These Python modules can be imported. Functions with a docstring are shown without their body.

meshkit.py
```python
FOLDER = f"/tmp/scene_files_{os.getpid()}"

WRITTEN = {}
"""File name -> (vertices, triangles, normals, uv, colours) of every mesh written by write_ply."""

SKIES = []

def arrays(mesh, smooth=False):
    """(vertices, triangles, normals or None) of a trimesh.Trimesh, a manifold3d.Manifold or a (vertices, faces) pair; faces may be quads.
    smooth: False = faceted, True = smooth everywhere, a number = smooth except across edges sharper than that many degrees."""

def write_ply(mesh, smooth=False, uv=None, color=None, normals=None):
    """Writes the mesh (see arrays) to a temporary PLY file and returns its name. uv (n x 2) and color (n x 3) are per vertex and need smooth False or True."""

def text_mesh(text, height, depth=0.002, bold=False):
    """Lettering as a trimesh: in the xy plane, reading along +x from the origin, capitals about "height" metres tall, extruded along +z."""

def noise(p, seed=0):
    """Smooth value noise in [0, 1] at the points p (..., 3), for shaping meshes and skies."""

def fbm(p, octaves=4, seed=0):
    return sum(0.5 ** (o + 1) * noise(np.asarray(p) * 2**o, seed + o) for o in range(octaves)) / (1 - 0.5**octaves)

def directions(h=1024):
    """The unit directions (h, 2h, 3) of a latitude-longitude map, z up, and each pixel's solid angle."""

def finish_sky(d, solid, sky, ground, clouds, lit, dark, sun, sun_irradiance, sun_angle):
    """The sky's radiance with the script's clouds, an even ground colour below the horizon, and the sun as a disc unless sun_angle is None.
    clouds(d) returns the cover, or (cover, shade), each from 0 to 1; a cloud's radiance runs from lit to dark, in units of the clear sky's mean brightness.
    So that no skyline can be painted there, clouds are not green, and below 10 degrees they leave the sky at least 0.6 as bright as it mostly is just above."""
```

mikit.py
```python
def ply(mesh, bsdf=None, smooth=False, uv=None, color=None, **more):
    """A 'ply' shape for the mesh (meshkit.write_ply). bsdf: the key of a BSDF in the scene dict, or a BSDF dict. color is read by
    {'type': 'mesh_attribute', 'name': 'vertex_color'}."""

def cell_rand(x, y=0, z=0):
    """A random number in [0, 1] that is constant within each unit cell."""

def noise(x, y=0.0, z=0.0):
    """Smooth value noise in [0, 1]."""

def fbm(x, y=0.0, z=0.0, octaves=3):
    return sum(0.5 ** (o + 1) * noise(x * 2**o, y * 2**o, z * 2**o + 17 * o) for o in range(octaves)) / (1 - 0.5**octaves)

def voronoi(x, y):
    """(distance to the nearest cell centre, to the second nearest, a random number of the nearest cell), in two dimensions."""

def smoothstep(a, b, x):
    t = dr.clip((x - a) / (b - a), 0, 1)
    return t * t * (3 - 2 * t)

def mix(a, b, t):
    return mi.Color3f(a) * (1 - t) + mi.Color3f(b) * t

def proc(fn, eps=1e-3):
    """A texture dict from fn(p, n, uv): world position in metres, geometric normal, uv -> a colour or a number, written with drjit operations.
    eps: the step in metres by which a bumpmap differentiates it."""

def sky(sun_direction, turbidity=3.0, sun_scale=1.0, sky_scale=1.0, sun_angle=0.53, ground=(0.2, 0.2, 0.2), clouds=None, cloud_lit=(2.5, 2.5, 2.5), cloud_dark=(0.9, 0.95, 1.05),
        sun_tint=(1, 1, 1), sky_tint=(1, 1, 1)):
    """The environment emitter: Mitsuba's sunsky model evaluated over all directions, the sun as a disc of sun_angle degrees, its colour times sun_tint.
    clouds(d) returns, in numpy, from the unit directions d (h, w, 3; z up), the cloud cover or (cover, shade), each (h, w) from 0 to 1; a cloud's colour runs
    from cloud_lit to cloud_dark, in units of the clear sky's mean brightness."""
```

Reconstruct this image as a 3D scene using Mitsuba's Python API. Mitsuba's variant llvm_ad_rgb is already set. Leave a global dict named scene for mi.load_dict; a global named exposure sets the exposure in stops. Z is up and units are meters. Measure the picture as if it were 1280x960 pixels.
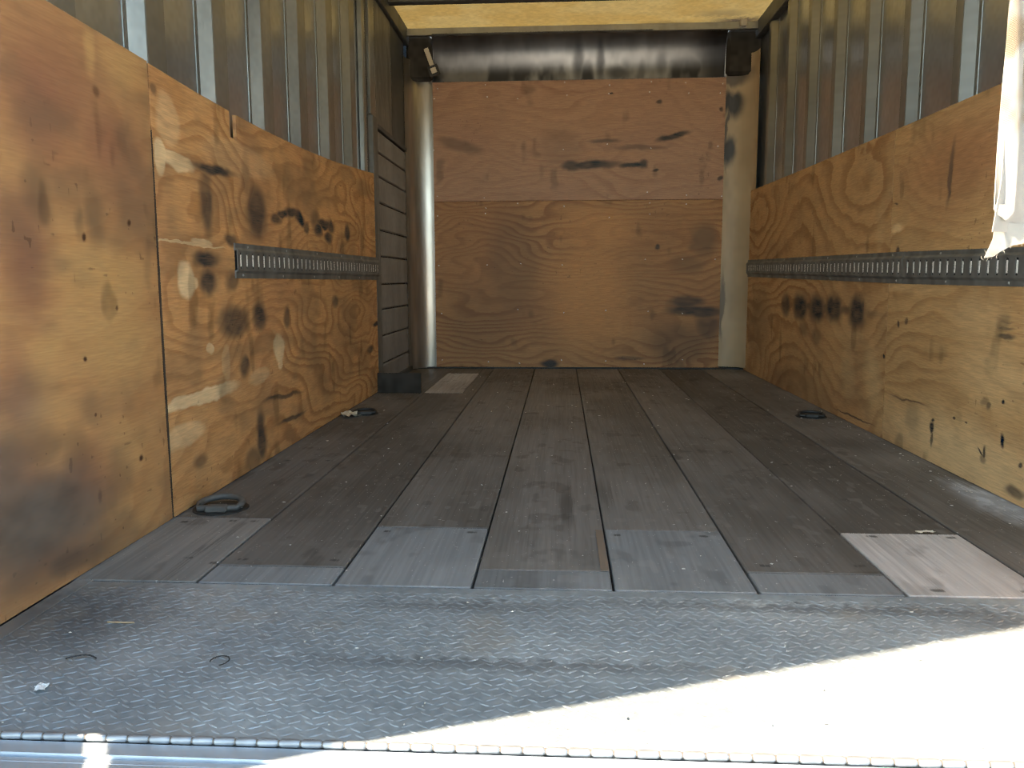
import math, random
import numpy as np, trimesh, drjit as dr, mitsuba as mi, mikit
from shapely.geometry import Polygon, box as sbox
from mikit import noise, fbm, cell_rand, smoothstep, mix, proc

random.seed(7); rng = np.random.default_rng(7)
scene, labels = {}, {}
T = mi.ScalarTransform4f

# ---------------------------------------------------------------- camera, sky, sun, exposure
EYE = np.array([0.0, 0.0, 0.6592]); FWD = np.array([-0.05909, 0.99009, -0.12738]); UP = np.array([-0.004356, 0.127346, 0.991849])
scene['camera'] = {'type': 'perspective', 'fov': 2 * math.degrees(math.atan(640 / 1020.16)), 'fov_axis': 'x', 'near_clip': 0.02, 'far_clip': 500.0,
                   'to_world': T().look_at(origin=EYE.tolist(), target=(EYE + FWD).tolist(), up=UP.tolist())}
SUN = np.array([-1.0, -0.387, 1.072])
scene['sky'] = mikit.sky(SUN, turbidity=3.0, sun_scale=0.85, sky_scale=1.0, sky_tint=(1.10, 1.0, 0.80), ground=(0.3, 0.28, 0.25))
exposure = 4.4

# ---------------------------------------------------------------- sizes (metres): x right, y into the truck, z up; floor at z = 0
XL, XR, YB, ZR = -1.072, 1.325, 6.03, 2.40          # plywood faces left and right, plywood face of the front wall, roof
LANE0, LANE = -0.798, 0.3049                         # first floor joint and plank width
PLY = 0.012

# ---------------------------------------------------------------- mesh helpers
def bx(x0, x1, y0, y1, z0, z1, c=0.0):
    """A box, its edges chamfered by c."""
    lo, hi = np.array([x0, y0, z0], float), np.array([x1, y1, z1], float)
    if c <= 0:
        return trimesh.creation.box(bounds=[lo, hi])
    c = min(c, 0.45 * float((hi - lo).min())); P = []
    for sx in (0, 1):
        for sy in (0, 1):
            for sz in (0, 1):
                k = np.where([sx, sy, sz], hi, lo); d = np.where([sx, sy, sz], -c, c)
                for a in range(3):
                    q = k + d; q[a] = k[a]; P.append(q)
    return trimesh.convex.convex_hull(np.array(P))

def prism(poly, depth, axes='yz', at=0.0):
    """Extrudes a shapely polygon (its two coordinates along axes) by depth along the third axis, starting at `at`."""
    m = trimesh.creation.extrude_polygon(poly, abs(depth), engine='earcut')
    v = m.vertices.copy(); out = np.zeros_like(v); i, j = 'xyz'.index(axes[0]), 'xyz'.index(axes[1]); k = 3 - i - j
    out[:, i], out[:, j] = v[:, 0], v[:, 1]; out[:, k] = at + (v[:, 2] if depth > 0 else -v[:, 2])
    m = trimesh.Trimesh(out, m.faces, process=False)
    if m.volume < 0: m.invert()
    return m

def tube(pts, r, n=10, closed=False):
    pts = np.asarray(pts, float); m = len(pts); V = []
    for i in range(m):
        a = pts[(i - 1) % m] if closed or i else pts[0]; b = pts[(i + 1) % m] if closed or i < m - 1 else pts[-1]
        t = (b - a) / np.linalg.norm(b - a); s = np.cross(t, [0, 0, 1.0] if abs(t[2]) < .9 else [1.0, 0, 0]); s /= np.linalg.norm(s); u = np.cross(s, t)
        rr = r[i] if np.ndim(r) else r
        V += [pts[i] + rr * (math.cos(k) * s + math.sin(k) * u) for k in np.arange(n) * 2 * math.pi / n]
    F = []
    for i in range(m if closed else m - 1):
        for k in range(n):
            a, b, c, d = i * n + k, i * n + (k + 1) % n, (i + 1) % m * n + (k + 1) % n, (i + 1) % m * n + k
            F += [[a, b, c], [a, c, d]]
    if not closed:
        V += [pts[0], pts[-1]]
        for k in range(n):
            F += [[m * n, (k + 1) % n, k], [m * n + 1, (m - 1) * n + k, (m - 1) * n + (k + 1) % n]]
    g = trimesh.Trimesh(np.array(V), np.array(F), process=False)
    if g.volume < 0: g.invert()
    return g

join = trimesh.util.concatenate

def numbered(key):
    if key not in labels and key not in scene and not any(k.startswith(key + '__') for k in scene): return key
    n = 1
    while any(k == f'{key}_{n:03d}' or k.startswith(f'{key}_{n:03d}__') for k in list(scene) + list(labels)): n += 1
    return f'{key}_{n:03d}'

def thing(name, label, cat, group=None):
    key = numbered(name); labels[key] = {'label': label, 'category': cat}
    if group: labels[key]['group'] = group
    return key

def struct(name, label=None):
    labels[name] = {'kind': 'structure'}
    if label: labels[name]['label'] = label
    return name

COUNT = {}
def part(parent, name, mesh, bsdf, smooth=False, label=None, stuff=False, **kw):
    base = f'{parent}__{name}'; n = COUNT.get(base, 0); COUNT[base] = n + 1
    key = base if n == 0 else f'{base}_{n:03d}'
    scene[key] = mesh if isinstance(mesh, dict) else mikit.ply(mesh, bsdf, smooth, **kw)
    d = {}
    if label: d['label'] = label
    if stuff: d['kind'] = 'stuff'
    if d: labels[key] = d
    return key

def solo(name, mesh, bsdf, label, cat, group=None, smooth=False, kind=None):
    key = thing(name, label, cat, group); scene[key] = mikit.ply(mesh, bsdf, smooth)
    if kind: labels[key]['kind'] = kind
    return key

# ---------------------------------------------------------------- materials
def mat(name, color, rough=0.6, metal=0.0, spec=0.5, bump=None, bump_scale=0.002, **kw):
    m = {'type': 'principled', 'base_color': color if isinstance(color, dict) else {'type': 'rgb', 'value': list(color)}, 'roughness': rough, 'metallic': metal, **kw}
    if metal == 0: m['specular'] = spec
    if bump is not None: m = {'type': 'bumpmap', 'arbitrary': bump, 'scale': bump_scale, 'bsdf': m}
    scene[name] = {'type': 'twosided', 'bsdf': m}
    return name

# marks on the boards: (along, height, half width, half height, slope, strength), in metres on each wall
AD = [(1.645,0.839,0.057,0.065,0.0,0.4),(1.852,0.807,0.046,0.073,0.0,0.45),(1.792,0.785,0.019,0.042,0.0,0.3),(1.604,0.178,0.226,0.092,-0.065,0.75),(1.715,0.145,0.18,0.071,-0.108,0.45),(1.537,0.063,0.147,0.049,-0.039,0.55),(1.521,0.332,0.141,0.047,0.0,0.3),(1.886,0.176,0.078,0.087,0.0,0.3),(1.673,0.049,0.173,0.044,-0.104,0.6),(1.498,0.144,0.092,0.094,0.0,0.6),(1.562,0.156,0.308,0.122,-0.112,0.7),(1.581,0.319,0.126,0.049,-0.014,0.35),(1.713,0.256,0.065,0.097,0.0,0.4),(1.847,0.147,0.048,0.076,0.0,0.35),(1.594,0.094,0.211,0.042,-0.02,0.5),(1.49,0.275,0.056,0.077,0.0,0.3),(1.589,0.693,0.074,0.095,0.0,0.25),(1.587,0.467,0.063,0.048,0.0,0.15),(2.086,0.701,0.025,0.083,0.0,0.2)]
AP = [(1.878,1.18,0.03,0.068,0.0,0.8),(2.006,1.172,0.105,0.062,0.0,0.5),(1.875,0.67,0.241,0.084,0.0,0.6),(1.926,0.506,0.219,0.135,0.0,0.6),(1.646,0.528,0.067,0.042,0.0,0.5),(1.807,0.651,0.225,0.009,-0.035,0.5),(1.836,0.624,0.198,0.007,-0.077,0.4),(1.932,0.246,0.167,0.089,0.0,0.35),(1.864,0.576,0.312,0.011,-0.101,0.4),(1.645,0.289,0.109,0.042,0.0,0.25)]
AR = [(1.739,1.065,0.324,0.252,0.0,0.85),(1.979,0.95,0.225,0.212,0.0,0.7),(1.682,1.036,0.203,0.212,0.0,1.0),(1.591,0.708,0.124,0.206,0.0,0.9),(1.914,0.986,0.21,0.14,0.0,0.9),(1.525,0.459,0.081,0.156,0.0,0.7),(1.754,0.209,0.219,0.109,0.0,0.8),(1.537,0.263,0.169,0.143,0.0,0.7),(1.592,0.078,0.21,0.067,-0.093,0.5),(2.044,0.861,0.119,0.12,0.0,0.5)]
AK = [(1.805,0.757,0.009,0.011,0.0,1.0),(2.003,0.804,0.011,0.01,0.0,1.0),(1.777,0.481,0.009,0.007,0.0,1.0),(1.994,0.208,0.012,0.01,0.0,1.0),(1.804,0.352,0.006,0.006,0.0,0.8),(1.893,1.091,0.017,0.015,0.0,0.6),(1.922,0.593,0.007,0.006,0.0,0.7),(1.797,0.16,0.01,0.019,0.0,0.6)]
BD = [(2.532,0.996,0.166,0.017,0.026,1.0),(2.463,0.9,0.052,0.116,0.0,0.75),(2.876,0.897,0.098,0.103,0.0,0.85),(3.071,0.886,0.071,0.021,0.0,0.9),(3.155,0.913,0.085,0.018,0.175,1.0),(3.27,0.926,0.103,0.022,-0.017,1.0),(3.359,0.91,0.084,0.03,-0.247,1.0),(3.441,0.876,0.038,0.031,0.0,0.8),(3.613,0.88,0.07,0.032,0.0,1.0),(3.703,0.91,0.132,0.025,0.0,1.0),(3.819,0.903,0.062,0.034,0.0,0.9),(3.774,0.856,0.076,0.034,0.0,0.9),(3.581,0.909,0.082,0.056,0.0,0.5),(4.107,0.893,0.054,0.046,0.0,0.9),(2.441,0.722,0.098,0.028,0.0,0.95),(2.445,0.655,0.059,0.044,0.0,0.9),(2.637,0.789,0.06,0.024,0.0,0.8),(2.628,0.654,0.06,0.036,0.0,0.7),(2.639,0.523,0.138,0.06,0.0,0.85),(2.864,0.532,0.081,0.059,0.0,0.9),(2.704,0.373,0.048,0.044,0.0,0.8),(3.156,0.519,0.043,0.05,0.0,0.7),(2.83,0.103,0.054,0.099,0.0,0.9),(2.752,0.032,0.085,0.058,0.0,0.6),(4.699,0.403,0.095,0.016,0.0,1.0),(4.543,0.267,0.089,0.026,0.0,0.8),(3.849,0.556,0.064,0.039,0.0,0.6),(3.083,0.212,0.232,0.011,-0.058,0.8),(3.167,0.112,0.178,0.011,-0.005,0.8),(3.526,1.134,0.119,0.07,0.0,0.4),(4.489,1.154,0.213,0.05,0.0,0.35),(2.327,0.127,0.049,0.022,0.0,0.5),(3.482,1.046,0.527,0.085,0.0,0.25),(2.892,0.429,0.47,0.04,0.0,0.3),(4.162,0.535,0.569,0.282,0.0,0.15),(3.572,0.304,0.167,0.163,0.0,0.25),(2.569,1.215,0.155,0.014,0.008,0.6),(2.17,1.157,0.02,0.014,0.0,0.5),(2.793,1.011,0.042,0.093,0.0,0.3),(3.051,0.719,0.517,0.01,0.0,0.3)]
BP = [(2.184,0.985,0.031,0.045,0.143,1.0),(2.285,0.986,0.098,0.022,-0.044,0.9),(2.296,0.66,0.055,0.055,0.0,1.0),(2.336,0.655,0.042,0.018,0.0,0.9),(2.376,0.313,0.255,0.022,0.001,1.0),(2.205,0.315,0.047,0.018,0.0,0.9),(2.432,0.448,0.028,0.017,0.0,0.9),(3.05,0.402,0.062,0.049,0.0,1.0),(3.053,0.349,0.027,0.024,0.0,0.9),(2.349,0.762,0.222,0.004,-0.025,0.9),(2.419,0.769,0.067,0.012,0.0,0.9),(2.552,0.392,0.031,0.056,0.0,0.4),(2.839,0.319,0.093,0.028,0.0,0.4),(2.233,0.218,0.122,0.032,0.0,0.5),(2.742,1.057,0.282,0.053,0.0,0.2),(2.242,1.093,0.066,0.065,0.0,0.35),(2.689,1.177,0.01,0.018,0.0,1.0)]
WD = [(0.795,1.664,0.124,0.022,0.233,1.0),(0.304,1.637,0.125,0.017,0.0,0.6),(0.56,1.59,0.226,0.017,0.0,0.45),(0.22,1.471,0.229,0.034,0.038,1.0),(0.505,1.468,0.114,0.022,0.0,1.0),(0.077,1.467,0.08,0.045,0.0,0.9),(0.59,1.473,0.04,0.033,0.0,0.9),(-0.73,1.617,0.174,0.051,-0.255,0.45),(0.913,0.493,0.15,0.046,0.0,0.8),(1.042,0.418,0.15,0.046,0.0,0.9),(0.926,0.43,0.173,0.046,0.0,0.9),(1.073,0.302,0.104,0.117,0.0,0.65),(0.874,0.184,0.261,0.176,0.0,0.45),(-0.08,0.034,0.077,0.036,0.0,1.0),(0.515,0.077,0.117,0.018,0.0,0.6),(1.028,0.935,0.102,0.142,0.0,0.5),(0.972,0.889,0.068,0.028,0.0,0.5),(0.704,0.885,0.023,0.023,0.0,1.0),(-0.596,0.36,0.297,0.296,0.0,0.2),(-0.357,0.77,0.205,0.464,0.0,0.3),(0.918,0.764,0.143,0.08,0.0,0.3),(-0.01,1.591,0.172,0.167,0.0,0.2),(0.689,1.901,0.022,0.016,0.0,0.8),(0.357,1.961,0.017,0.008,0.0,0.9),(0.676,1.427,0.023,0.011,0.0,0.9),(1.127,1.84,0.017,0.016,0.0,0.8),(1.129,1.367,0.023,0.017,0.0,0.8)]
WP = [(0.2,0.535,0.338,0.495,0.0,0.8),(0.253,0.996,0.346,0.228,0.0,0.6),(0.347,0.36,0.234,0.234,0.0,0.6),(0.104,1.784,0.854,0.166,0.0,0.2),(-0.698,1.879,0.173,0.067,0.0,0.2),(0.333,1.548,0.455,0.017,-0.012,0.4)]
RR = [(2.873,1.048,0.648,0.198,0.0,0.9),(2.632,1.108,0.283,0.144,0.0,0.6),(2.971,0.927,0.368,0.138,0.0,0.5),(4.564,1.076,0.906,0.128,0.0,0.4)]
RD = [(4.923,0.504,0.103,0.07,0.0,0.8),(4.63,0.504,0.152,0.084,0.0,1.0),(4.331,0.506,0.146,0.078,0.0,1.0),(4.068,0.511,0.14,0.077,0.0,1.0),(3.754,0.508,0.109,0.082,0.0,1.0),(3.688,0.529,0.029,0.049,0.0,0.8),(4.214,0.51,0.711,0.028,0.0,0.7),(2.534,0.528,0.044,0.038,0.0,0.35),(2.514,0.482,0.057,0.012,0.0,0.8),(2.518,0.508,0.053,0.007,0.0,0.6),(2.525,0.529,0.048,0.005,0.0,0.5),(2.533,0.55,0.044,0.005,0.0,0.4),(2.931,1.016,0.023,0.087,-3.206,0.7),(2.953,0.128,0.019,0.025,0.0,1.0),(2.947,0.088,0.012,0.028,0.0,0.8),(2.951,0.157,0.012,0.008,0.0,1.0),(2.49,0.171,0.013,0.021,0.6,1.0),(2.592,0.097,0.024,0.017,0.0,0.5),(2.609,0.114,0.029,0.005,0.377,0.9),(2.585,0.119,0.009,0.022,0.0,0.9),(2.406,0.034,0.057,0.021,-0.04,0.8),(2.611,0.274,0.024,0.015,0.0,0.4),(2.794,0.187,0.011,0.005,0.0,0.9),(2.712,0.188,0.01,0.005,0.0,0.9),(2.501,0.288,0.009,0.007,0.0,1.0),(2.59,0.262,0.014,0.012,0.0,0.6),(4.553,0.389,0.089,0.043,0.0,0.4),(4.323,0.361,0.08,0.049,0.0,0.4),(3.383,0.95,0.024,0.005,0.0,0.8),(3.343,0.77,0.023,0.019,0.0,0.8),(3.295,0.483,0.015,0.019,0.0,0.9),(3.222,0.493,0.015,0.015,0.0,0.7),(2.384,0.12,0.012,0.009,0.0,0.9),(3.748,0.037,0.283,0.005,-0.007,0.8),(3.166,0.197,0.178,0.005,-0.02,0.6),(3.122,0.142,0.069,0.06,0.0,0.25),(4.645,0.069,0.632,0.111,0.0,0.3),(5.53,0.384,0.329,0.264,0.0,0.25),(3.427,0.335,0.012,0.01,0.0,1.0)]
RP = [(3.354,0.851,0.062,0.019,0.0,1.0),(3.536,0.245,0.107,0.152,0.58,0.6),(3.828,0.229,0.104,0.146,0.415,0.5),(3.259,0.055,0.19,0.078,0.0,0.35),(2.795,0.074,0.708,0.147,0.004,0.75),(2.575,0.359,0.281,0.122,0.0,0.35),(3.851,0.394,0.317,0.037,0.0,0.3),(3.189,0.621,0.286,0.024,0.0,0.3),(2.696,0.525,0.203,0.076,0.0,0.3),(3.533,0.849,0.052,0.132,0.0,0.3)]

def marks(a, b, lst, soft=0.55):
    m = mi.Float(0)
    for (a0, b0, ra, rb, s, k) in lst:
        u, v = (a - a0) * (1 / ra), (b - b0 - s * (a - a0)) * (1 / rb)
        m = dr.maximum(m, k * smoothstep(1.25, soft, dr.sqrt(u * u + v * v)))
    return m

def plywood(axis, c0, c1, c2, seed, dark=(), pale=(), red=(), knots=(), K=9.0, A=7.0, late_k=1.0, wear=0.5, scale=1.0, dirt=0.0, pale_c=(.74, .56, .32), pale_soft=.85, red_c=(.25, .112, .066), oct2=.45, grain=.36, dark_soft=.45):
    """Rotary-cut softwood face: contour lines of a stretched height field, plus wear, knots and stains of this board."""
    def fn(p, n, uv):
        a, b = (p.y if axis == 'y' else p.x), p.z
        w1, w2 = fbm(a * 14 + seed, b * 18, seed, 3) - .5, fbm(a * 14 + seed + 40, b * 18, seed, 3) - .5
        h = noise(a * 1.7 * scale + seed, b * 4.6 * scale + seed * 1.7) + oct2 * noise(a * 4.0 * scale + seed * 3, b * 11 * scale) + 0.06 * w1
        g = h * A + b * K; g = g - dr.floor(g)
        late = smoothstep(.35, .82, g) * smoothstep(1.0, .9, g)                       # the darker late wood of each ring
        fine = fbm(a * 26 + seed, b * 420, seed, 2)
        tone = fbm(a * 1.6 + seed, b * 2.4, seed + 9, 3)
        col = mix(c0, c1, dr.clip(late * late_k * (.35 + .65 * noise(a * 2.2, b * 3, seed + 3)), 0, 1))
        col = mix(col, c2, smoothstep(.45, .75, tone) * wear)
        col = col * (1 - grain / 2 + grain * fine)
        aa, bb = a + .03 * w1, b + .022 * w2
        if red: col = mix(col, mi.Color3f(red_c) * (1 - grain / 2 + grain * fine), marks(aa, bb, red, .1) * .9)
        if pale: col = mix(col, mi.Color3f(pale_c) * (.85 + .3 * fine), marks(aa, bb, pale, pale_soft) * .9)
        col = mix(col, (.17, .105, .062), dirt * smoothstep(.40, .72, .6 * fbm(a * 3.2 + seed, b * 5, seed + 21, 4) + .4 * fbm(a * 9, b * 16, seed + 22, 2)))
        if dark: col = mix(col, mi.Color3f(.042, .036, .033), marks(aa, bb, dark, dark_soft) * (.66 + .3 * fine + .3 * noise(a * 16, b * 34, seed + 8)))
        if knots: col = mix(col, mi.Color3f(.07, .03, .015), marks(a + .01 * w1, b + .01 * w2, knots, .3))
        pit = smoothstep(.90, .97, noise(a * 62 + seed, b * 70, seed)) * smoothstep(.52, .7, noise(a * 3, b * 4, seed + 5))
        col = col * (1 - .35 * pit)                                                   # small dings and nail heads
        if seed == 3: col = mix(col, mi.Color3f(.135, .115, .095) * (.6 + .8 * fbm(a * 12, b * 20, 4, 3)), .75 * marks(aa, bb, [(1.56, .17, .25, .13, 0, 1), (1.72, .14, .16, .10, 0, .7), (1.55, .40, .12, .10, 0, .5), (1.47, .24, .14, .22, 0, .8)], .1))   # grey grime low on the sheet
        if seed == 11: col = mix(col, mi.Color3f(.03, .025, .02), dr.select((dr.abs(n.y) > .5) & (b < 1.05), mi.Float(.9), mi.Float(0)))   # grimy butt joint
        scuff = smoothstep(.70, .84, fbm(a * 9 + seed, b * 5, seed + 31, 3))
        return mix(col, col * .62, scuff * .8)
    return fn

RED = (.33, .150, .072)
mat('ply_a', proc(plywood('y', (.44, .255, .105), (.36, .185, .072), RED, 3, AD, AP, AR, AK, K=8, A=4, late_k=.7, wear=.35, dirt=.6, grain=.2, dark_soft=.22, pale_c=(.50, .315, .125), pale_soft=.2)), .62)
mat('ply_b', proc(plywood('y', (.52, .285, .115), (.36, .17, .060), (.37, .18, .085), 11, BD, BP, (), (), K=10, A=7, wear=.5, dirt=.4, oct2=.35)), .62)
mat('ply_w', proc(plywood('x', (.40, .21, .085), (.27, .115, .042), (.32, .15, .065), 23, WD, WP, (), (), K=17, A=5, wear=.4, pale_c=(.60, .29, .10), pale_soft=.3)), .6)
mat('ply_w2', proc(plywood('x', (.42, .245, .150), (.33, .17, .10), (.36, .20, .13), 31, WD, WP, (), (), K=12, A=4, late_k=.7, wear=.5, pale_c=(.47, .27, .14), pale_soft=.3)), .6)
mat('ply_r', proc(plywood('y', (.47, .275, .12), (.32, .155, .056), (.35, .17, .075), 47, RD, RP, (), (), K=7, A=7, scale=.62, oct2=.22, wear=.3, dirt=.25, pale_c=(.58, .40, .20), pale_soft=.3)), .6)
mat('ply_r2', proc(plywood('y', (.50, .30, .13), (.38, .20, .076), (.36, .175, .076), 59, RD, RP, RR, (), red_c=(.36, .165, .072), K=14, A=4, late_k=.8, wear=.35, dirt=.15, pale_c=(.74, .52, .27), pale_soft=.3)), .6)

def planks(c, c2, seed, grain=.35):
    def fn(p, n, uv):
        lane = dr.floor((p.x - LANE0) / LANE) + 3
        r = cell_rand(lane, seed)
        strip = cell_rand(dr.floor(p.x / .0381 + .3), seed, 5)                        # narrow strips laminated into each board
        g = fbm(p.x * 150, p.y * 5 + 7 * r, seed, 3)
        t = fbm(p.x * 3 + 9 * r, p.y * 1.6, seed, 4)
        col = mix(c, c2, smoothstep(.3, .75, t)) * (.86 + .28 * r) * (.95 + .10 * strip) * (1 - grain / 2 + grain * g)
        k = smoothstep(.66, .78, fbm(p.x * 14, p.y * 9, seed + 2, 3))                 # dark scuffs
        col = col * (1 - .2 * k)
        s = smoothstep(.80, .9, noise(p.x * 46, p.y * 20, seed + 4))
        col = mix(col, (.30, .28, .26), .2 * s * noise(p.x * 4, p.y * 4))
        sp = smoothstep(.95, .98, noise(p.x * 170, p.y * 130, seed + 6))
        col = mix(col, (.5, .48, .45), sp * .5)
        m = marks(p.x + .03 * (g - .5), p.y + .05 * (t - .5), [(x0, y0, .013, .011, 0, .75) for x0, y0 in ((.80, 2.085), (1.0, 2.085), (.80, 1.72), (.99, 1.72), (-.9, 2.13), (-.84, 2.13), (-1.03, 2.11), (-.81, 1.80), (-.88, 1.83), (-.46, 2.07), (-.23, 2.07), (.15, 2.07), (.37, 2.07), (-.75, 1.84), (-.53, 1.84), (.47, 1.85), (.69, 1.85), (-1.0, 2.9), (-.85, 2.9), (.8, 2.9), (.97, 2.9))]
                  + [(-.868, 1.92, .006, .3, 0, .5), (-.885, 1.92, .004, .3, 0, .4), (.02, 2.33, .025, .25, 0, .6), (.135, 2.5, .03, .2, 0, .4), (1.2, 3.3, .25, .25, 0, .35)], .2)
        col = mix(col, (.035, .035, .033), m)
        d = marks(p.x + .08 * (t - .5), p.y + .2 * (g - .5), [(1.27, 2.42, .09, .30, 0, 1)], .15) * (.65 + .35 * smoothstep(.35, .65, fbm(p.x * 30, p.y * 22, 3, 3)))
        return mix(col, (.55, .58, .62), .7 * d)                                     # pale powder by the right wall
    return fn

def plank_bump(p, n, uv):
    return .5 * fbm(p.x * 150, p.y * 6, 1, 2) + .5 * noise(p.x * 30, p.y * 12)

mat('plank', proc(planks((.095, .088, .078), (.150, .140, .128), 5)), .62, bump=proc(plank_bump), bump_scale=.0012)
mat('board_grey', proc(planks((.145, .150, .150), (.20, .205, .205), 17)), .7, bump=proc(plank_bump), bump_scale=.0012)
mat('board_tan', proc(planks((.21, .20, .185), (.30, .28, .255), 37)), .7, bump=proc(plank_bump), bump_scale=.0012)
mat('board_pale', proc(planks((.30, .275, .25), (.42, .395, .37), 29, .5)), .75, bump=proc(plank_bump), bump_scale=.0012)

def tread(p, n, uv):
    t = fbm(p.x * 4, p.y * 5, 2, 4); g = fbm(p.x * 60, p.y * 60, 4, 3)
    col = mix((.262, .298, .318), (.375, .415, .43), smoothstep(.25, .75, t)) * (.8 + .4 * g)
    m = marks(p.x + .15 * (t - .5), p.y + .05 * (g - .5), [(-.1, 1.33, .5, .03, 0, .5), (.5, 1.6, .6, .03, -.02, .5), (-.2, 1.58, .25, .04, 0, .45), (-1.0, 1.48, .36, .24, 0, .7), (.85, 1.56, .1, .06, 0, .45)], .1)
    col = mix(col, (.07, .072, .078), m)
    r = smoothstep(.58, .75, fbm(p.x * 7 + 3, p.y * 7, 8, 3))
    return mix(col, (.34, .31, .26), r * .35)
mat('tread_steel', proc(tread), .48, .35)
def lug(p, n, uv):
    return tread(p, n, uv) * 1.05 + .07 * noise(p.x * 90, p.y * 90)
mat('tread_lug', proc(lug), .48, .4)

def galv(c, k=.25, s=1.0):
    def fn(p, n, uv):
        a = p.x + p.y
        t = fbm(a * 9 * s, p.z * 3 * s, 3, 3); g = noise(a * 60, p.z * 60)
        return mi.Color3f(c) * (1 - k + 2 * k * t) * (.94 + .12 * g)
    return fn
mat('post_metal', proc(galv((.34, .35, .33))), .38, .82)
mat('skin_metal', proc(galv((.46, .49, .51), .18)), .24, .85)
mat('dark_metal', proc(galv((.10, .11, .115))), .5, .6)
mat('rail_steel', proc(galv((.17, .175, .165), .35, 2)), .5, .5)
mat('bare_steel', (.80, .80, .77), .45, .35)
mat('sill_metal', proc(galv((.50, .56, .62), .15, 2)), .45, .6)
mat('pin_steel', (.16, .14, .12), .6, .3)
mat('rivet_steel', (.40, .40, .38), .5, .4)
mat('black_steel', proc(galv((.05, .052, .052), .3, 2)), .55, .5)
mat('ring_steel', proc(galv((.115, .113, .105), .3, 3)), .65, .25)
mat('hinge_steel', proc(galv((.33, .35, .37), .25, 4)), .4, .6)
mat('slat_paint', proc(galv((.20, .195, .185), .2)), .55)
mat('corner_paint', proc(galv((.42, .38, .29), .15)), .5)
def corner_right(p, n, uv):
    w = fbm(p.y * 20 + p.x * 20, p.z * 6, 3, 3)
    m = marks(p.x + .06 * (w - .5), p.z + .15 * (w - .5), [(1.19, 1.87, .09, .11, 0, 1), (1.18, 1.56, .05, .12, 0, 1), (1.165, .45, .02, .25, 0, .6), (1.2, 2.06, .12, .06, 0, .7), (1.165, 1.7, .015, .3, 0, .8)], .5)
    return mix(mi.Color3f(.43, .33, .205) * (.8 + .4 * w), (.045, .047, .05), m)
mat('corner_right', proc(corner_right), .5)
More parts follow.
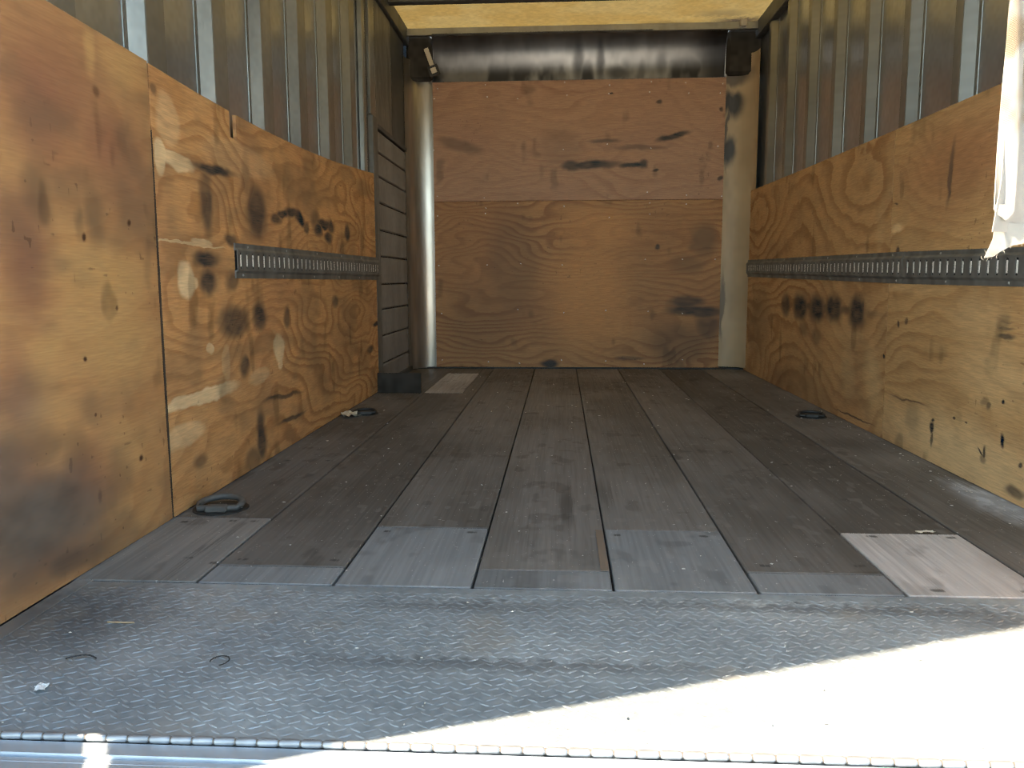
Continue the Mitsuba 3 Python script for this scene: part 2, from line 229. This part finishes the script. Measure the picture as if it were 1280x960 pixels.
def corner_left(p, n, uv):
    w = fbm(p.y * 20 + p.x * 20, p.z * 4, 3, 3)
    return mi.Color3f(.50, .47, .42) * (.65 + .5 * w)
mat('corner_left', proc(corner_left), .26, .85)
def header(p, n, uv):
    w = fbm(p.x * 14, p.z * 7, 3, 3); v = noise(p.x * 9 + 2, 3)
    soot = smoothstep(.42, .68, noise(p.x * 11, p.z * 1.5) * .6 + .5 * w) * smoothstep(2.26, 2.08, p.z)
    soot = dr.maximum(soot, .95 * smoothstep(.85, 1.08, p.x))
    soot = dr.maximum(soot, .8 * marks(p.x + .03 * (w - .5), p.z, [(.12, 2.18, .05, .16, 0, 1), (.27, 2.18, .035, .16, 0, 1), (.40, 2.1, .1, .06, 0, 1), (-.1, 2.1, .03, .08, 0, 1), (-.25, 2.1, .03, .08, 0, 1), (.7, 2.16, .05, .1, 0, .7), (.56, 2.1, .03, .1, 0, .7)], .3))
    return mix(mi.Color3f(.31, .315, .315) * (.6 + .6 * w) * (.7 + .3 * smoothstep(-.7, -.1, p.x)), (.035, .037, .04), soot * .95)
mat('header_metal', proc(header), .3, .8)
def kick(p, n, uv):
    return mi.Color3f(.045, .042, .036) * (.7 + .6 * noise(p.x * 30, p.z * 30))
mat('kick_steel', proc(kick), .8, spec=.15)
mat('door_white', (.32, .32, .31), .6)
mat('webbing', proc(lambda p, n, uv: mi.Color3f(.31, .295, .265) * (.80 + .25 * dr.sin(p.z * 2100) * dr.sin(p.x * 1700 + p.y * 900) + .15 * fbm(p.x * 40, p.z * 25, 3, 3)) - mi.Color3f(.08, .11, .13) * smoothstep(.5, .75, fbm(p.x * 30, p.z * 18, 5, 3))), .85)
mat('bone', (.55, .5, .40), .6)
mat('scrap_white', (.72, .72, .70), .7)
mat('scrap_grey', (.52, .50, .46), .8)
mat('scrap_wood', (.42, .30, .18), .8)
mat('splinter_wood', (.17, .125, .09), .8)
mat('scrap_dark', (.035, .035, .035), .7)
mat('concrete', proc(lambda p, n, uv: mi.Color3f(.34, .32, .29) * (.8 + .4 * fbm(p.x * .8, p.y * .8, 1, 4))), .9)
def roof_col(p, n, uv):
    t = fbm(p.x * 5, p.y * 5, 3, 4); f = fbm(p.x * 40, p.y * 40, 5, 3)
    col = mix((.56, .43, .18), (.52, .37, .13), smoothstep(.35, .7, t)) * (.85 + .3 * f)
    d = marks(p.x + .2 * (t - .5), p.y + .1 * (f - .5), [(1.2, 5.9, .25, .08, 0, .95), (.75, 5.92, .2, .05, 0, .4), (1.05, 5.75, .2, .1, 0, .4)], .1)
    return mix(col, (.10, .085, .07), d)
scene['roof_sheet'] = {'type': 'principledthin', 'base_color': proc(roof_col), 'roughness': .6, 'diff_trans': 0.20, 'spec_trans': 0.0, 'eta': 1.4}

# ---------------------------------------------------------------- ground outside
g = struct('ground', 'pale concrete yard outside the truck')
scene['ground'] = mikit.ply(bx(-60, 60, -60, 60, -1.15, -1.10), 'concrete')

# ---------------------------------------------------------------- floor: planks, patch boards
fl = struct('floor', 'dark worn wooden truck floor of wide planks running to the front wall')
part(fl, 'underlay', bx(-1.16, 1.40, .72, 6.10, -.12, -.030), 'black_steel')
GAP = .0022
lane_x = [XL - .05] + [LANE0 + LANE * k for k in range(7)] + [XR + .05]
ends = [2.165, 1.79, 2.103, 1.795, 2.107, 1.803, 2.110, 1.685]      # where each long plank stops, towards the door
front = [4.69, 4.69] + [6.04] * 6
YP = 1.682
for k in range(8):
    dz = float(rng.uniform(-.0018, .0012))
    part(fl, 'plank', bx(lane_x[k] + GAP, lane_x[k + 1] - GAP, ends[k] + .002, front[k], -.028, dz, .0025), 'plank')
board = ['board_tan', 'board_grey', 'board_grey', 'board_grey', 'board_grey', 'board_grey', 'board_pale']
for k in range(7):
    part(fl, 'board', bx(lane_x[k] + GAP + .001, lane_x[k + 1] - GAP - .001, YP, ends[k] - .003, -.028, float(rng.uniform(-.0005, .002)), .0025), board[k],
         label='short pale patch board' if board[k] == 'board_pale' else 'short grey patch board')
# groove and splintered edge strips
part(fl, 'splinter_strip', bx(.094, .1125, YP + .115, 2.10, -.0005, .0016), 'splinter_wood', label='brown splintered strip along a plank edge')
# front left corner: one pale board, the rest dark
part(fl, 'board', bx(LANE0 + GAP, -.573, 4.695, 5.69, -.028, .001, .0025), 'board_pale', label='short pale board by the front wall')
part(fl, 'plank', bx(-.571, LANE0 + LANE - GAP, 4.695, 6.04, -.028, -.001, .0025), 'plank')
part(fl, 'plank', bx(-1.12, LANE0 - GAP, 4.695, 6.04, -.028, -.001, .0025), 'plank')
part(fl, 'plank', bx(LANE0 + GAP, -.573, 5.694, 6.04, -.028, -.001, .0025), 'plank')

# ---------------------------------------------------------------- front wall: plywood sheets, rounded corners, metal header
wb = struct('wall_back', 'front wall of the truck box clad in two plywood sheets')
XA, XB = -.931, 1.157
part(wb, 'plywood_sheet', bx(XA, XB, YB, YB + PLY, .004, 1.2205, .0015), 'ply_w')
part(wb, 'plywood_sheet', bx(XA, XB, YB + .001, YB + PLY, 1.2225, 2.060, .0015), 'ply_w2')
part(wb, 'backing', bx(-1.16, 1.40, YB + .07, YB + .09, -.05, 2.45), 'dark_metal')
sc = []
for x in (XA + .03, -.55, -.3, .02, .33, .62, .89, XB - .03):
    for z in (.05, .42, .78, 1.12, 1.19, 1.26, 1.6, 1.95, 2.03):
        if rng.random() < .75:
            m = trimesh.creation.cylinder(.0045, .003, sections=8); m.apply_transform(trimesh.transformations.rotation_matrix(math.pi / 2, [1, 0, 0]))
            m.apply_translation([x + rng.uniform(-.02, .02), YB - .001, z + rng.uniform(-.02, .02)]); sc.append(m)
part(wb, 'screw_head', join(sc), 'bare_steel', stuff=True)

def cove(x_wall, x_side, side, z0, z1, n=20):
    """Rounded vertical corner sheet, 2 mm thick, from the front wall round to the side wall."""
    R = abs(x_side - x_wall); t = np.linspace(0, math.pi / 2, n); P = []
    flat = [(x_wall - side * .012, YB - .001)]
    for a in t: P.append((x_wall + side * R * math.sin(a), YB + .001 - .002 - R * (1 - math.cos(a))))
    P = flat + P + [(x_side, YB - R - .03)]
    Q = [(x + side * .002, y + .002) for x, y in P]
    poly = Polygon(P + Q[::-1]).buffer(0)
    return prism(poly, z1 - z0, 'xy', z0)
part(wb, 'corner_cove', cove(XA - .005, -1.095, -1, .005, 2.20), 'corner_left', smooth=25, label='bare shiny metal rounded corner')
part(wb, 'corner_cove', cove(XB + .008, 1.336, 1, .02, 2.20), 'corner_right', smooth=25, label='painted cream rounded corner, stained black')
# header: a sheet that curves from the wall up to the roof
t = np.linspace(0, math.pi / 2, 18)
prof = [(YB - .003, 2.061), (YB - .003, 2.10)] + [(YB - .003 - .15 * (1 - math.cos(a)), 2.10 + .265 * math.sin(a)) for a in t[1:]]
prof2 = [(y + .003, z + .002) for y, z in prof]
part(wb, 'header', prism(Polygon(prof + prof2[::-1]).buffer(0), 2.05, 'yz', -.912), 'header_metal', smooth=25, label='curved metal header above the plywood, streaked with soot')
part(wb, 'front_rail', bx(-1.09, 1.33, 5.87, 5.90, 2.335, 2.385, .004), 'post_metal', label='grey metal rail along the front of the roof')
part(wb, 'trim_strip', bx(-.9, .62, 5.864, 5.87, 2.338, 2.345), 'dark_metal')
# dark corner pieces beside the header
for x0, x1 in ((-1.10, -.915), (1.142, 1.384)):
    part(wb, 'corner_block', bx(x0, x1, 5.955, 6.03, 2.062 if x0 > 0 else 2.06, 2.36, .02), 'kick_steel')
part(wb, 'bottom_strip', bx(XA - .18, XB + .16, YB - .012, YB - .0015, .0, .012, .002), 'black_steel')

# ---------------------------------------------------------------- side walls
def side_wall(name, side, face, posts, label):
    w = struct(name, label); s = side
    back = face + s * (PLY + .001); skin = back + s * .036
    def X(a, b): return (min(a, b), max(a, b))
    def post(y, hw=.052 if side < 0 else .028, z0=.02, z1=2.36, m='post_metal'):
        w = .034                                                          # hat section: flanges on the skin, slanting webs, flat face
        P = [(skin, y - hw - w - .02), (skin, y - hw - w), (back + s * .002, y - hw - .002), (back, y - hw + .002), (back, y + hw - .002), (back + s * .002, y + hw + .002), (skin, y + hw + w), (skin, y + hw + w + .02), (skin + s * .0015, y + hw + w + .02), (skin + s * .0015, y - hw - w - .02)]
        P = [(x - (s * .0018 if i in (0, 1, 6, 7) else 0), yy) for i, (x, yy) in enumerate(P)]
        return prism(Polygon(P).buffer(0), z1 - z0, 'xy', z0)
    for y in posts:
        part(w, 'post', post(y), 'post_metal')
    part(w, 'top_rail', bx(*X(back - s * .012, skin), 1.0, 5.95, 2.29, 2.40, .006), 'dark_metal')
    part(w, 'foot_rail', bx(*X(back, skin), 1.0, 5.95, -.03, .03, .003), 'dark_metal')
    return w, back, skin

# left wall
wl, backL, skinL = side_wall('wall_left', -1, XL, [1.3765 + .4265 * k for k in range(8)], 'left wall: galvanised posts and metal skin above two worn plywood sheets')
slot = Polygon([(.904, .462), (.904, .494), (.78, .5515), (.78, .5195)])
part(wl, 'skin', prism(Polygon([(.758, -.10), (4.86, -.10), (4.86, 2.44), (.758, 2.44)], [slot.exterior.coords[::-1]]), -.003, 'yz', skinL), 'skin_metal')
part(wl, 'skin', bx(skinL - .003, skinL, 4.862, 6.1, -.10, 2.44), 'skin_metal')
part(wl, 'plywood_sheet', prism(Polygon([(1.08, .004), (2.1395, .004), (2.134, .3), (2.134, .65), (2.139, .9), (2.141, 1.222), (1.08, 1.262)]), -PLY, 'yz', XL), 'ply_a', label='large reddish plywood sheet worn yellow in patches')
B = Polygon([(2.1475, .004), (4.742, .004), (4.736, 1.262), (4.3, 1.236), (3.9, 1.214), (3.445, 1.2), (3.0, 1.196), (2.722, 1.199), (2.721, 1.118), (2.668, 1.120), (2.668, 1.201), (2.4, 1.208), (2.1475, 1.219)])
part(wl, 'plywood_sheet', prism(B, -PLY, 'yz', XL), 'ply_b', label='stained plywood sheet with black smudges and torn pale veneer')
part(wl, 'filler_strip', bx(backL - .001, backL + .0005, 2.10, 2.19, .02, 1.19), 'black_steel')
part(wl, 'door_post', bx(skinL + .002, XL - .006, 4.775, 4.90, 0, 1.60, .005), 'rail_steel', label='dark grey flat metal post beside the side door')
part(wl, 'door_post', bx(skinL + .002, XL - .016, 4.775, 4.90, 1.60, 2.29, .005), 'post_metal')
part(wl, 'post', bx(skinL + .002, XL - .014, 4.60, 4.655, 1.0, 2.29, .006), 'post_metal')
part(wl, 'post', bx(skinL + .002, XL - .020, 4.685, 4.715, 1.0, 2.29, .006), 'dark_metal')

# side door at the far end of the left wall: horizontal slats
d1 = struct('door_1', 'narrow slatted side door in the front left corner')
zs = [.02, .14, .312, .475, .631, .80, .958, 1.121, 1.275, 1.417, 1.549]
for a, b in zip(zs[:-1], zs[1:]):
    part(d1, 'slat', bx(-1.118, -1.098, 4.93, 5.86, a + .004, b - .004, .006), 'slat_paint')
part(d1, 'backing', bx(-1.121, -1.118, 4.92, 5.86, .0, 1.6), 'black_steel')
part(d1, 'upper_panel', bx(-1.118, -1.095, 4.93, 5.40, 1.575, 2.29, .004), 'rail_steel', label='smooth dark panel above the slats')
part(d1, 'upper_panel', bx(-1.118, -1.099, 5.42, 5.87, 1.575, 2.29, .004), 'dark_metal')
part(d1, 'lintel', bx(-1.118, -1.088, 4.92, 5.87, 1.552, 1.58, .003), 'dark_metal')
solo('kick_plate', bx(-1.068, LANE0 - .013, 4.684, 4.694, 0.0, .118, .002), 'kick_steel', 'low black steel kick plate standing on the floor before the slatted side door', 'kick plate')

# right wall
wr, backR, skinR = side_wall('wall_right', 1, XR, [1.235 + .4345 * k for k in range(11)], 'right wall: metal posts and skin above two plywood sheets')
part(wr, 'skin', bx(skinR, skinR + .003, .95, 6.1, -.10, 2.44), 'skin_metal')
part(wr, 'plywood_sheet', prism(Polygon([(1.08, .004), (3.391, .004), (3.427, 1.2425), (1.08, 1.236)]), PLY, 'yz', XR), 'ply_r2', label='nearer orange plywood sheet with scratches')
part(wr, 'plywood_sheet', prism(Polygon([(3.3955, .004), (5.99, .004), (5.99, 1.268), (4.737, 1.252), (3.4315, 1.2425)]), PLY, 'yz', XR), 'ply_r', label='farther plywood sheet with a row of black smudges')

# ---------------------------------------------------------------- roof: translucent sheet, cross bows
ce = struct('ceiling', 'translucent amber roof sheet glowing with daylight')
rows = np.linspace(.76, 5.985, 106)                                                   # one thin sheet with faint ripples
V = np.array([(x, y, ZR + .0015 * math.sin(y * 60)) for y in rows for x in (-1.13, 1.383)]); F = [[2 * i, 2 * i + 1, 2 * i + 3, 2 * i + 2] for i in range(len(rows) - 1)]
part(ce, 'roof_sheet', (V, F), 'roof_sheet', smooth=True)
for k in range(8):
    y = 5.275 - .61 * k
    part(ce, 'bow', bx(-1.075, 1.33, y - .03, y + .03, ZR - .045, ZR - .002, .004), 'dark_metal')

# ---------------------------------------------------------------- rolled-up rear door under the roof and rear frame
rd = thing('roller_door', 'white sectional roll-up door stored open under the roof above the doorway', 'roll-up door')
for k in range(4):
    part(rd, 'panel', bx(-1.02, 1.27, 1.16 + .46 * k, 1.155 + .46 * (k + 1), 2.20, 2.22, .004), 'door_white')
for x in (-1.045, 1.28):
    part(rd, 'track', bx(x - .015, x + .015, 1.12, 3.1, 2.19, 2.23, .002), 'post_metal')
hf = struct('trim_1', 'metal frame across the top of the rear doorway')
part(hf, 'lintel', bx(-1.13, 1.383, .98, 1.10, 2.24, 2.44, .004), 'post_metal')

# ---------------------------------------------------------------- tread plate, hinge and sill at the doorway
tp = thing('tread_plate', 'grey steel tread plate with herringbone lugs at the doorway, half in sunlight', 'tread plate')
Y0, Y1 = 1.083, 1.676
part(tp, 'plate', bx(-1.068, 1.322, Y0, Y1, -.02, 0.0, .0015), 'tread_steel')
V, F = [], []
px, py, L, W, H = .0215, .0165, .0115, .0023, .0012
base = np.array([[-1, 0, 0], [-.55, -1, 0], [.55, -1, 0], [1, 0, 0], [.55, 1, 0], [-.55, 1, 0], [-.62, 0, 1], [0, -.45, 1], [.62, 0, 1], [0, .45, 1.0]])
fb = [[0, 1, 6], [1, 7, 6], [1, 2, 7], [2, 8, 7], [2, 3, 8], [3, 4, 8], [4, 9, 8], [4, 5, 9], [5, 6, 9], [5, 0, 6], [6, 7, 8], [6, 8, 9]]
i = 0
for r in range(int((Y1 - Y0 - .02) / py)):
    for c in range(int(2.3 / px)):
        x = -1.02 + c * px + (r % 2) * px / 2; y = Y0 + .014 + r * py
        if x > 1.29: continue
        a = math.radians(32 if (c + r) % 2 else -32); ca, sa = math.cos(a), math.sin(a)
        h = H * rng.uniform(.55, 1.1)
        q = base * [L, W, h]; V.append(np.stack([x + q[:, 0] * ca - q[:, 1] * sa, y + q[:, 0] * sa + q[:, 1] * ca, q[:, 2] - .0001], 1)); F.append(np.array(fb) + 10 * i); i += 1
part(tp, 'lug', trimesh.Trimesh(np.vstack(V), np.vstack(F), process=False), 'tread_lug', stuff=True)
part(tp, 'edge_strip', bx(-1.070, -1.030, Y0, Y1 + .004, .0, .0022, .001), 'tread_steel', label='smooth strip along the left wall')

hg = thing('piano_hinge', 'continuous steel hinge of short knuckles along the rear edge of the tread plate', 'hinge')
part(hg, 'pin', tube([(-1.07, 1.0735, .0005), (1.32, 1.0735, .0005)], .0045, 8), 'pin_steel', smooth=40)
kn = .0318
for k in range(int(2.38 / kn)):
    x = -1.068 + k * kn
    m = tube([(x + .0012, 1.0735, .0005), (x + .004, 1.0735, .0005), (x + kn - .004, 1.0735, .0005), (x + kn - .0012, 1.0735, .0005)], [.0045, .0062, .0062, .0045], 10)
    part(hg, 'knuckle', m, 'hinge_steel', smooth=40)
sl = thing('door_sill', 'stepped bare aluminium sill running along the very edge of the truck bed', 'door sill')
for k, (a, b, z) in enumerate([(1.036, 1.0685, -.0035), (1.022, 1.0355, -.008), (.985, 1.0215, -.006), (.93, .9845, -.010)]):
    part(sl, 'step', bx(-1.13, 1.38, a, b, -.08, z, .002), 'sill_metal')

# ---------------------------------------------------------------- tie-down rails
def rail(label, side, face, y0, y1, zb, zt, pitch, near_gap):
    """Slotted rail on a side wall; zb, zt: heights of the lower and upper edge as functions of y. Built flat, then sheared to follow the wall's slight slope."""
    key = thing('tie_down_rail', label, 'tie-down rail', None)
    s = side; h = .118; c0, c1 = .22 * h, .80 * h
    def place(m):
        v = m.vertices.copy(); f = v[:, 2] / h; y = v[:, 1]
        v[:, 2] = np.array([zb(t) + k * (zt(t) - zb(t)) for t, k in zip(y, f)]); v[:, 0] = face - s * v[:, 0]
        g = trimesh.Trimesh(v, m.faces, process=False)
        if g.volume < 0: g.invert()
        return g
    holes, lips, n = [], [], int((y1 - y0 - 2 * near_gap) / pitch) + 1
    zc, hh, hw = (c0 + c1) / 2, .027, .0075
    for k in range(n):
        y = y0 + near_gap + k * pitch
        holes.append(list(sbox(y - hw + .003, zc - hh + .003, y + hw - .003, zc + hh - .003).buffer(.003, 2).exterior.coords)[::-1])
        tilt = rng.uniform(-.0008, .0008)
        l = bx(.0085, .0112, y - .0045 + .001 + tilt, y + .0045 + .001 + tilt, zc - hh + .007, zc + hh - .007, .0012); lips.append(l)
    web = prism(Polygon([(y0, c0), (y1, c0), (y1, c1), (y0, c1)], holes), .003, 'yz', .009)
    part(key, 'web', place(web), 'rail_steel')
    for nm, za, zb_, xa, xb in (('flange', 0, c0 + .001, .001, .0105), ('flange', c1 - .001, h, .0105, .001)):
        zmid = za + (zb_ - za) * (.62 if xa < xb else .38)
        P = [(xa, za), (xa if xa < xb else xb + .0095, zmid if xa < xb else za), (xb, zb_)] if 0 else None
        pr = [(.0, za), (.004, za), (.004, zmid), (.012, zb_), (.0, zb_)] if xa < xb else [(.0, za), (.012, za), (.004, zmid), (.004, zb_), (.0, zb_)]
        part(key, nm, place(prism(Polygon(pr), y1 - y0, 'xz', y0)), 'rail_steel')
    part(key, 'backing', place(bx(.0006, .0012, y0 + .004, y1 - .004, c0, c1)), 'black_steel')
    part(key, 'slot_lip', place(join(lips)), 'bare_steel', label='bright bare metal lips in the slots', stuff=True)
    sc = []
    for k in range(int((y1 - y0) / .4)):
        for z in (.09 * h, .91 * h):
            m = trimesh.creation.icosphere(1, .0045); m.apply_scale([.6, 1, 1]); m.apply_translation([.0045, y0 + .06 + .4 * k + (.05 if z > .5 * h else 0), z]); sc.append(m)
    part(key, 'rivet', place(join(sc)), 'rivet_steel', stuff=True)
    return key
rail('grey slotted steel tie-down rail on the left plywood, starting among black smudges', -1, XL, 2.655, 4.80, lambda y: .665 - .0035 * (y - 2.65), lambda y: .780 + .003 * (y - 2.65), .0538, .028)
near, far = (lambda y: .633 + .004 * (y - 2.44), lambda y: .746 + .016 * (y - 2.44)), (lambda y: .637 + .0130 * (y - 3.27), lambda y: .760 + .0107 * (y - 3.27))
rail('slotted steel tie-down rail on the right wall, passing behind the hanging strap', 1, XR, 1.25, 3.262, *near, .0537, .03)
rail('slotted steel tie-down rail on the right wall, ending at the cream corner', 1, XR, 3.267, 5.94, *far, .0537, .03)

# ---------------------------------------------------------------- floor rings
def floor_ring(x, y, label, r=.062, rot=0.0, tilt=12, m_='ring_steel'):
    key = thing('floor_ring', label, 'tie-down ring', None)
    R = trimesh.transformations.rotation_matrix(rot, [0, 0, 1]); R[:3, 3] = (x, y, 0)
    pan = trimesh.creation.cylinder(r * 1.25, .002, sections=28); pan.apply_scale([1.05, 1, 1]); pan.apply_translation([0, .01, .0022]); pan.apply_transform(R)
    part(key, 'pan', pan, 'black_steel')
    t = np.linspace(-.12, math.pi + .12, 22); P = [(r * math.cos(a), .01 + r * .95 * math.sin(a), 0) for a in t]
    P = np.array([(-r * .9, -.022, 0)] + P[::-1] + [(r * .9, -.022, 0)])
    P = P[np.argsort([0] + list(range(1, len(P))))]
    a = math.radians(tilt); P = np.stack([P[:, 0], -.03 + (P[:, 1] + .03) * math.cos(a), .0105 + (P[:, 1] + .03) * math.sin(a)], 1)
    m = tube(P, .0095 if m_ == 'ring_steel' else .0075, 10, closed=True); m.apply_transform(R); part(key, 'ring', m, m_, smooth=50)
    b = bx(-.03, .03, -.046, -.014, .003, .022, .004); b.apply_transform(R); part(key, 'bracket', b, m_)
    return key
floor_ring(-.982, 2.243, 'thick grey steel tie-down ring against the left wall behind the front patch board', .06, .1, 7)
floor_ring(-.962, 3.93, 'small dark tie-down ring by the left wall next to a crumpled pale scrap', .05, .3, 4, 'black_steel')
floor_ring(1.20, 3.93, 'dark tie-down ring on the floor against the right plywood wall', .055, -.2, 4, 'black_steel')

# ---------------------------------------------------------------- hanging strap in the sunlight
st = thing('pull_strap', 'sunlit white webbing pull strap with frayed ends hanging at the right of the doorway', 'strap')
def ribbon(pts, widths, th, name, label=None, seed=0):
    """A woven band hanging down: pts = centre line, widths across; the lower end frayed."""
    V, F = [], []; nC = 9
    for i, ((x, y, z), w) in enumerate(zip(pts, widths)):
        for j in range(nC):
            u = j / (nC - 1) - .5
            yy = y + .006 * math.sin(3 * u + z * 9 + seed) + .0
            V.append((x + w * u, yy + .25 * w * u, z))
    n = len(V)
    V += [(x - .0006, y + th, z) for x, y, z in V]
    for i in range(len(pts) - 1):
        for j in range(nC - 1):
            a = i * nC + j; b = a + nC
            F += [[a, a + 1, b + 1], [a, b + 1, b], [n + a, n + b + 1, n + a + 1], [n + a, n + b, n + b + 1]]
        for j in (0, nC - 1):
            a = i * nC + j; b = a + nC; F += [[a, b, n + b], [a, n + b, n + a]] if j == 0 else [[a, n + b, b], [a, n + a, n + b]]
    e = (len(pts) - 1) * nC
    for j in range(nC - 1):
        a = e + j; F += [[a, a + 1, n + a + 1], [a, n + a + 1, n + a]]; F += [[j, n + j + 1, j + 1], [j, n + j, n + j + 1]]
    m = trimesh.Trimesh(np.array(V), np.array(F), process=False); m.fix_normals()
    fr = []
    return part(st, name, m, 'webbing', label=label)
zz = np.concatenate([np.linspace(2.17, 1.1, 8), np.linspace(1.05, .80, 14), np.linspace(.79, .725, 8)])
cx = [.664 + .003 * math.sin(5 * z) - (max(0, .80 - z) * .12) for z in zz]
ribbon([(x, 1.252, z) for x, z in zip(cx, zz)], [.058 + .002 * math.sin(20 * z) for z in zz], .0022, 'long_tail')
zz2 = np.concatenate([np.linspace(2.17, 1.1, 8), np.linspace(1.05, .757, 12)])
ribbon([(.640, 1.243 + .002 * math.sin(8 * z), z) for z in zz2], [.026] * len(zz2), .0022, 'short_tail', seed=2)
# frayed lower lips
for (pts, nm) in (([(.634, .74), (.690, .735), (.694, .712), (.672, .708), (.660, .706), (.645, .698), (.634, .690), (.6215, .688), (.625, .697), (.632, .715)], 'frayed_end'),
                  ([(.6265, .764), (.653, .764), (.6525, .752), (.646, .745), (.641, .741), (.636, .746), (.630, .749), (.626, .755)], 'frayed_end')):
    m = prism(Polygon(pts), .0022, 'xz', 1.252 if pts[0][1] < .75 else 1.241); part(st, nm, m, 'webbing')
    if pts[0][1] > .75: continue
    th = []
    for (xa, za) in pts[3:]:
        for q in range(2):
            x0, z0 = xa + rng.uniform(-.006, .006), za + .003
            th.append(tube([(x0, 1.252, z0), (x0 + rng.uniform(-.003, .002), 1.250, z0 - .004), (x0 + rng.uniform(-.003, .002), 1.249, z0 - rng.uniform(.005, .008))], .0003, 5))
    part(st, 'thread', join(th), 'webbing', stuff=True)

# ---------------------------------------------------------------- small fittings at the top of the front wall
hb = thing('hanging_bracket', 'pale strip ending in a small dark square fitting, above the left plywood corner', 'bracket')
A, Bp = np.array([-.945, 5.885, 2.255]), np.array([-.898, 5.885, 2.125]); dv = (Bp - A) / np.linalg.norm(Bp - A); nv = np.array([dv[2], 0, -dv[0]])
part(hb, 'arm', prism(Polygon([(A + nv * .016)[[0, 2]], (Bp + nv * .016)[[0, 2]], (Bp - nv * .016)[[0, 2]], (A - nv * .016)[[0, 2]]]), .008, 'xz', 5.885), 'bone')
def sq(c, h, y, th):
    return prism(Polygon([(c + dv * a * h + nv * b * h)[[0, 2]] for a, b in ((-1, -1), (1, -1), (1, 1), (-1, 1))]), th, 'xz', y)
Cc = Bp + dv * .022
part(hb, 'housing', sq(Cc, .036, 5.878, .02), 'black_steel')
part(hb, 'lens', sq(Cc, .019, 5.874, .006), 'bone', label='small pale square in the dark housing')
solo('wall_clip', bx(1.200, 1.245, 5.83, 5.868, 2.345, 2.39, .006), 'bone', 'small pale square clip under the right end of the amber roof', 'clip')

# ---------------------------------------------------------------- litter on the floor
def scrap_mesh(x, y, w, l, rot, z=.004, lift=.004, seed=0):
    """A small crumpled sheet."""
    r = np.random.default_rng(seed); n = 6; V, F = [], []
    for i in range(n):
        for j in range(n):
            u, v = (i / (n - 1) - .5) * w, (j / (n - 1) - .5) * l; u += r.uniform(-.12, .12) * w; v += r.uniform(-.12, .12) * l
            V.append((x + u * math.cos(rot) - v * math.sin(rot), y + u * math.sin(rot) + v * math.cos(rot), z + r.uniform(0, lift)))
    k = len(V); V += [(a, b, c - .0008) for a, b, c in V]
    for i in range(n - 1):
        for j in range(n - 1):
            a = i * n + j; F += [[a, a + n, a + n + 1], [a, a + n + 1, a + 1], [k + a, k + a + n + 1, k + a + n], [k + a, k + a + 1, k + a + n + 1]]
    return trimesh.Trimesh(np.array(V), np.array(F), process=False)
solo('paper_scrap', scrap_mesh(-.84, 1.205, .018, .022, .3, .002, .006, 1), 'scrap_white', 'white torn scrap on the tread plate near the left wall', 'scrap')
solo('paper_scrap', scrap_mesh(-1.015, 3.86, .075, .10, .5, .002, .022, 2), 'bone', 'crumpled pale scrap on the floor at the foot of the left plywood wall', 'scrap')
solo('paper_scrap', scrap_mesh(.949, 2.118, .045, .012, .1, .003, .004, 3), 'bone', 'thin pale curled scrap lying at the far edge of the palest patch board', 'scrap')
solo('bent_wire', tube([(-.862 + .055 * t, 1.306 + .012 * math.sin(3 * t), .0035 + .002 * math.sin(2.5 * t)) for t in np.linspace(0, 1.0, 12)], .0013, 6), 'scrap_dark', 'short bent dark wire lying on the tread plate near the left wall', 'wire', smooth=40)
solo('bent_wire', tube([(-.589 + .016 * math.cos(t), 1.313 + .018 * math.sin(t), .0035) for t in np.linspace(-1.2, 3.4, 14)], .0011, 6), 'scrap_dark', 'curled dark wire loop on the shaded tread plate left of the sunlight', 'wire', smooth=40)
solo('wood_splinter', bx(-.875, -.82, 1.459, 1.4615, .0015, .0045, .001), 'scrap_wood', 'thin wood splinter on the tread plate below the left patch board', 'splinter')
chips = []
for k in range(260):
    x = rng.uniform(-1.03, 1.29); y = 1.1 + 4.6 * rng.random() ** 1.6
    if rng.random() < .2: x = 1.30 - abs(rng.normal(0, .05)); y = rng.uniform(2.2, 4.2)
    if y < 1.09: continue
    s = rng.uniform(.0008, .0022) * (1 + .22 * y); m = trimesh.creation.icosphere(0, s); m.apply_scale([rng.uniform(.6, 1.8), rng.uniform(.6, 1.4), .5]); m.apply_translation([x, y, .0022 + .5 * s]); chips.append(m)
solo('litter_chips', join(chips), 'scrap_grey', 'tiny pale chips and crumbs scattered over the floor and tread plate', 'debris', kind='stuff')
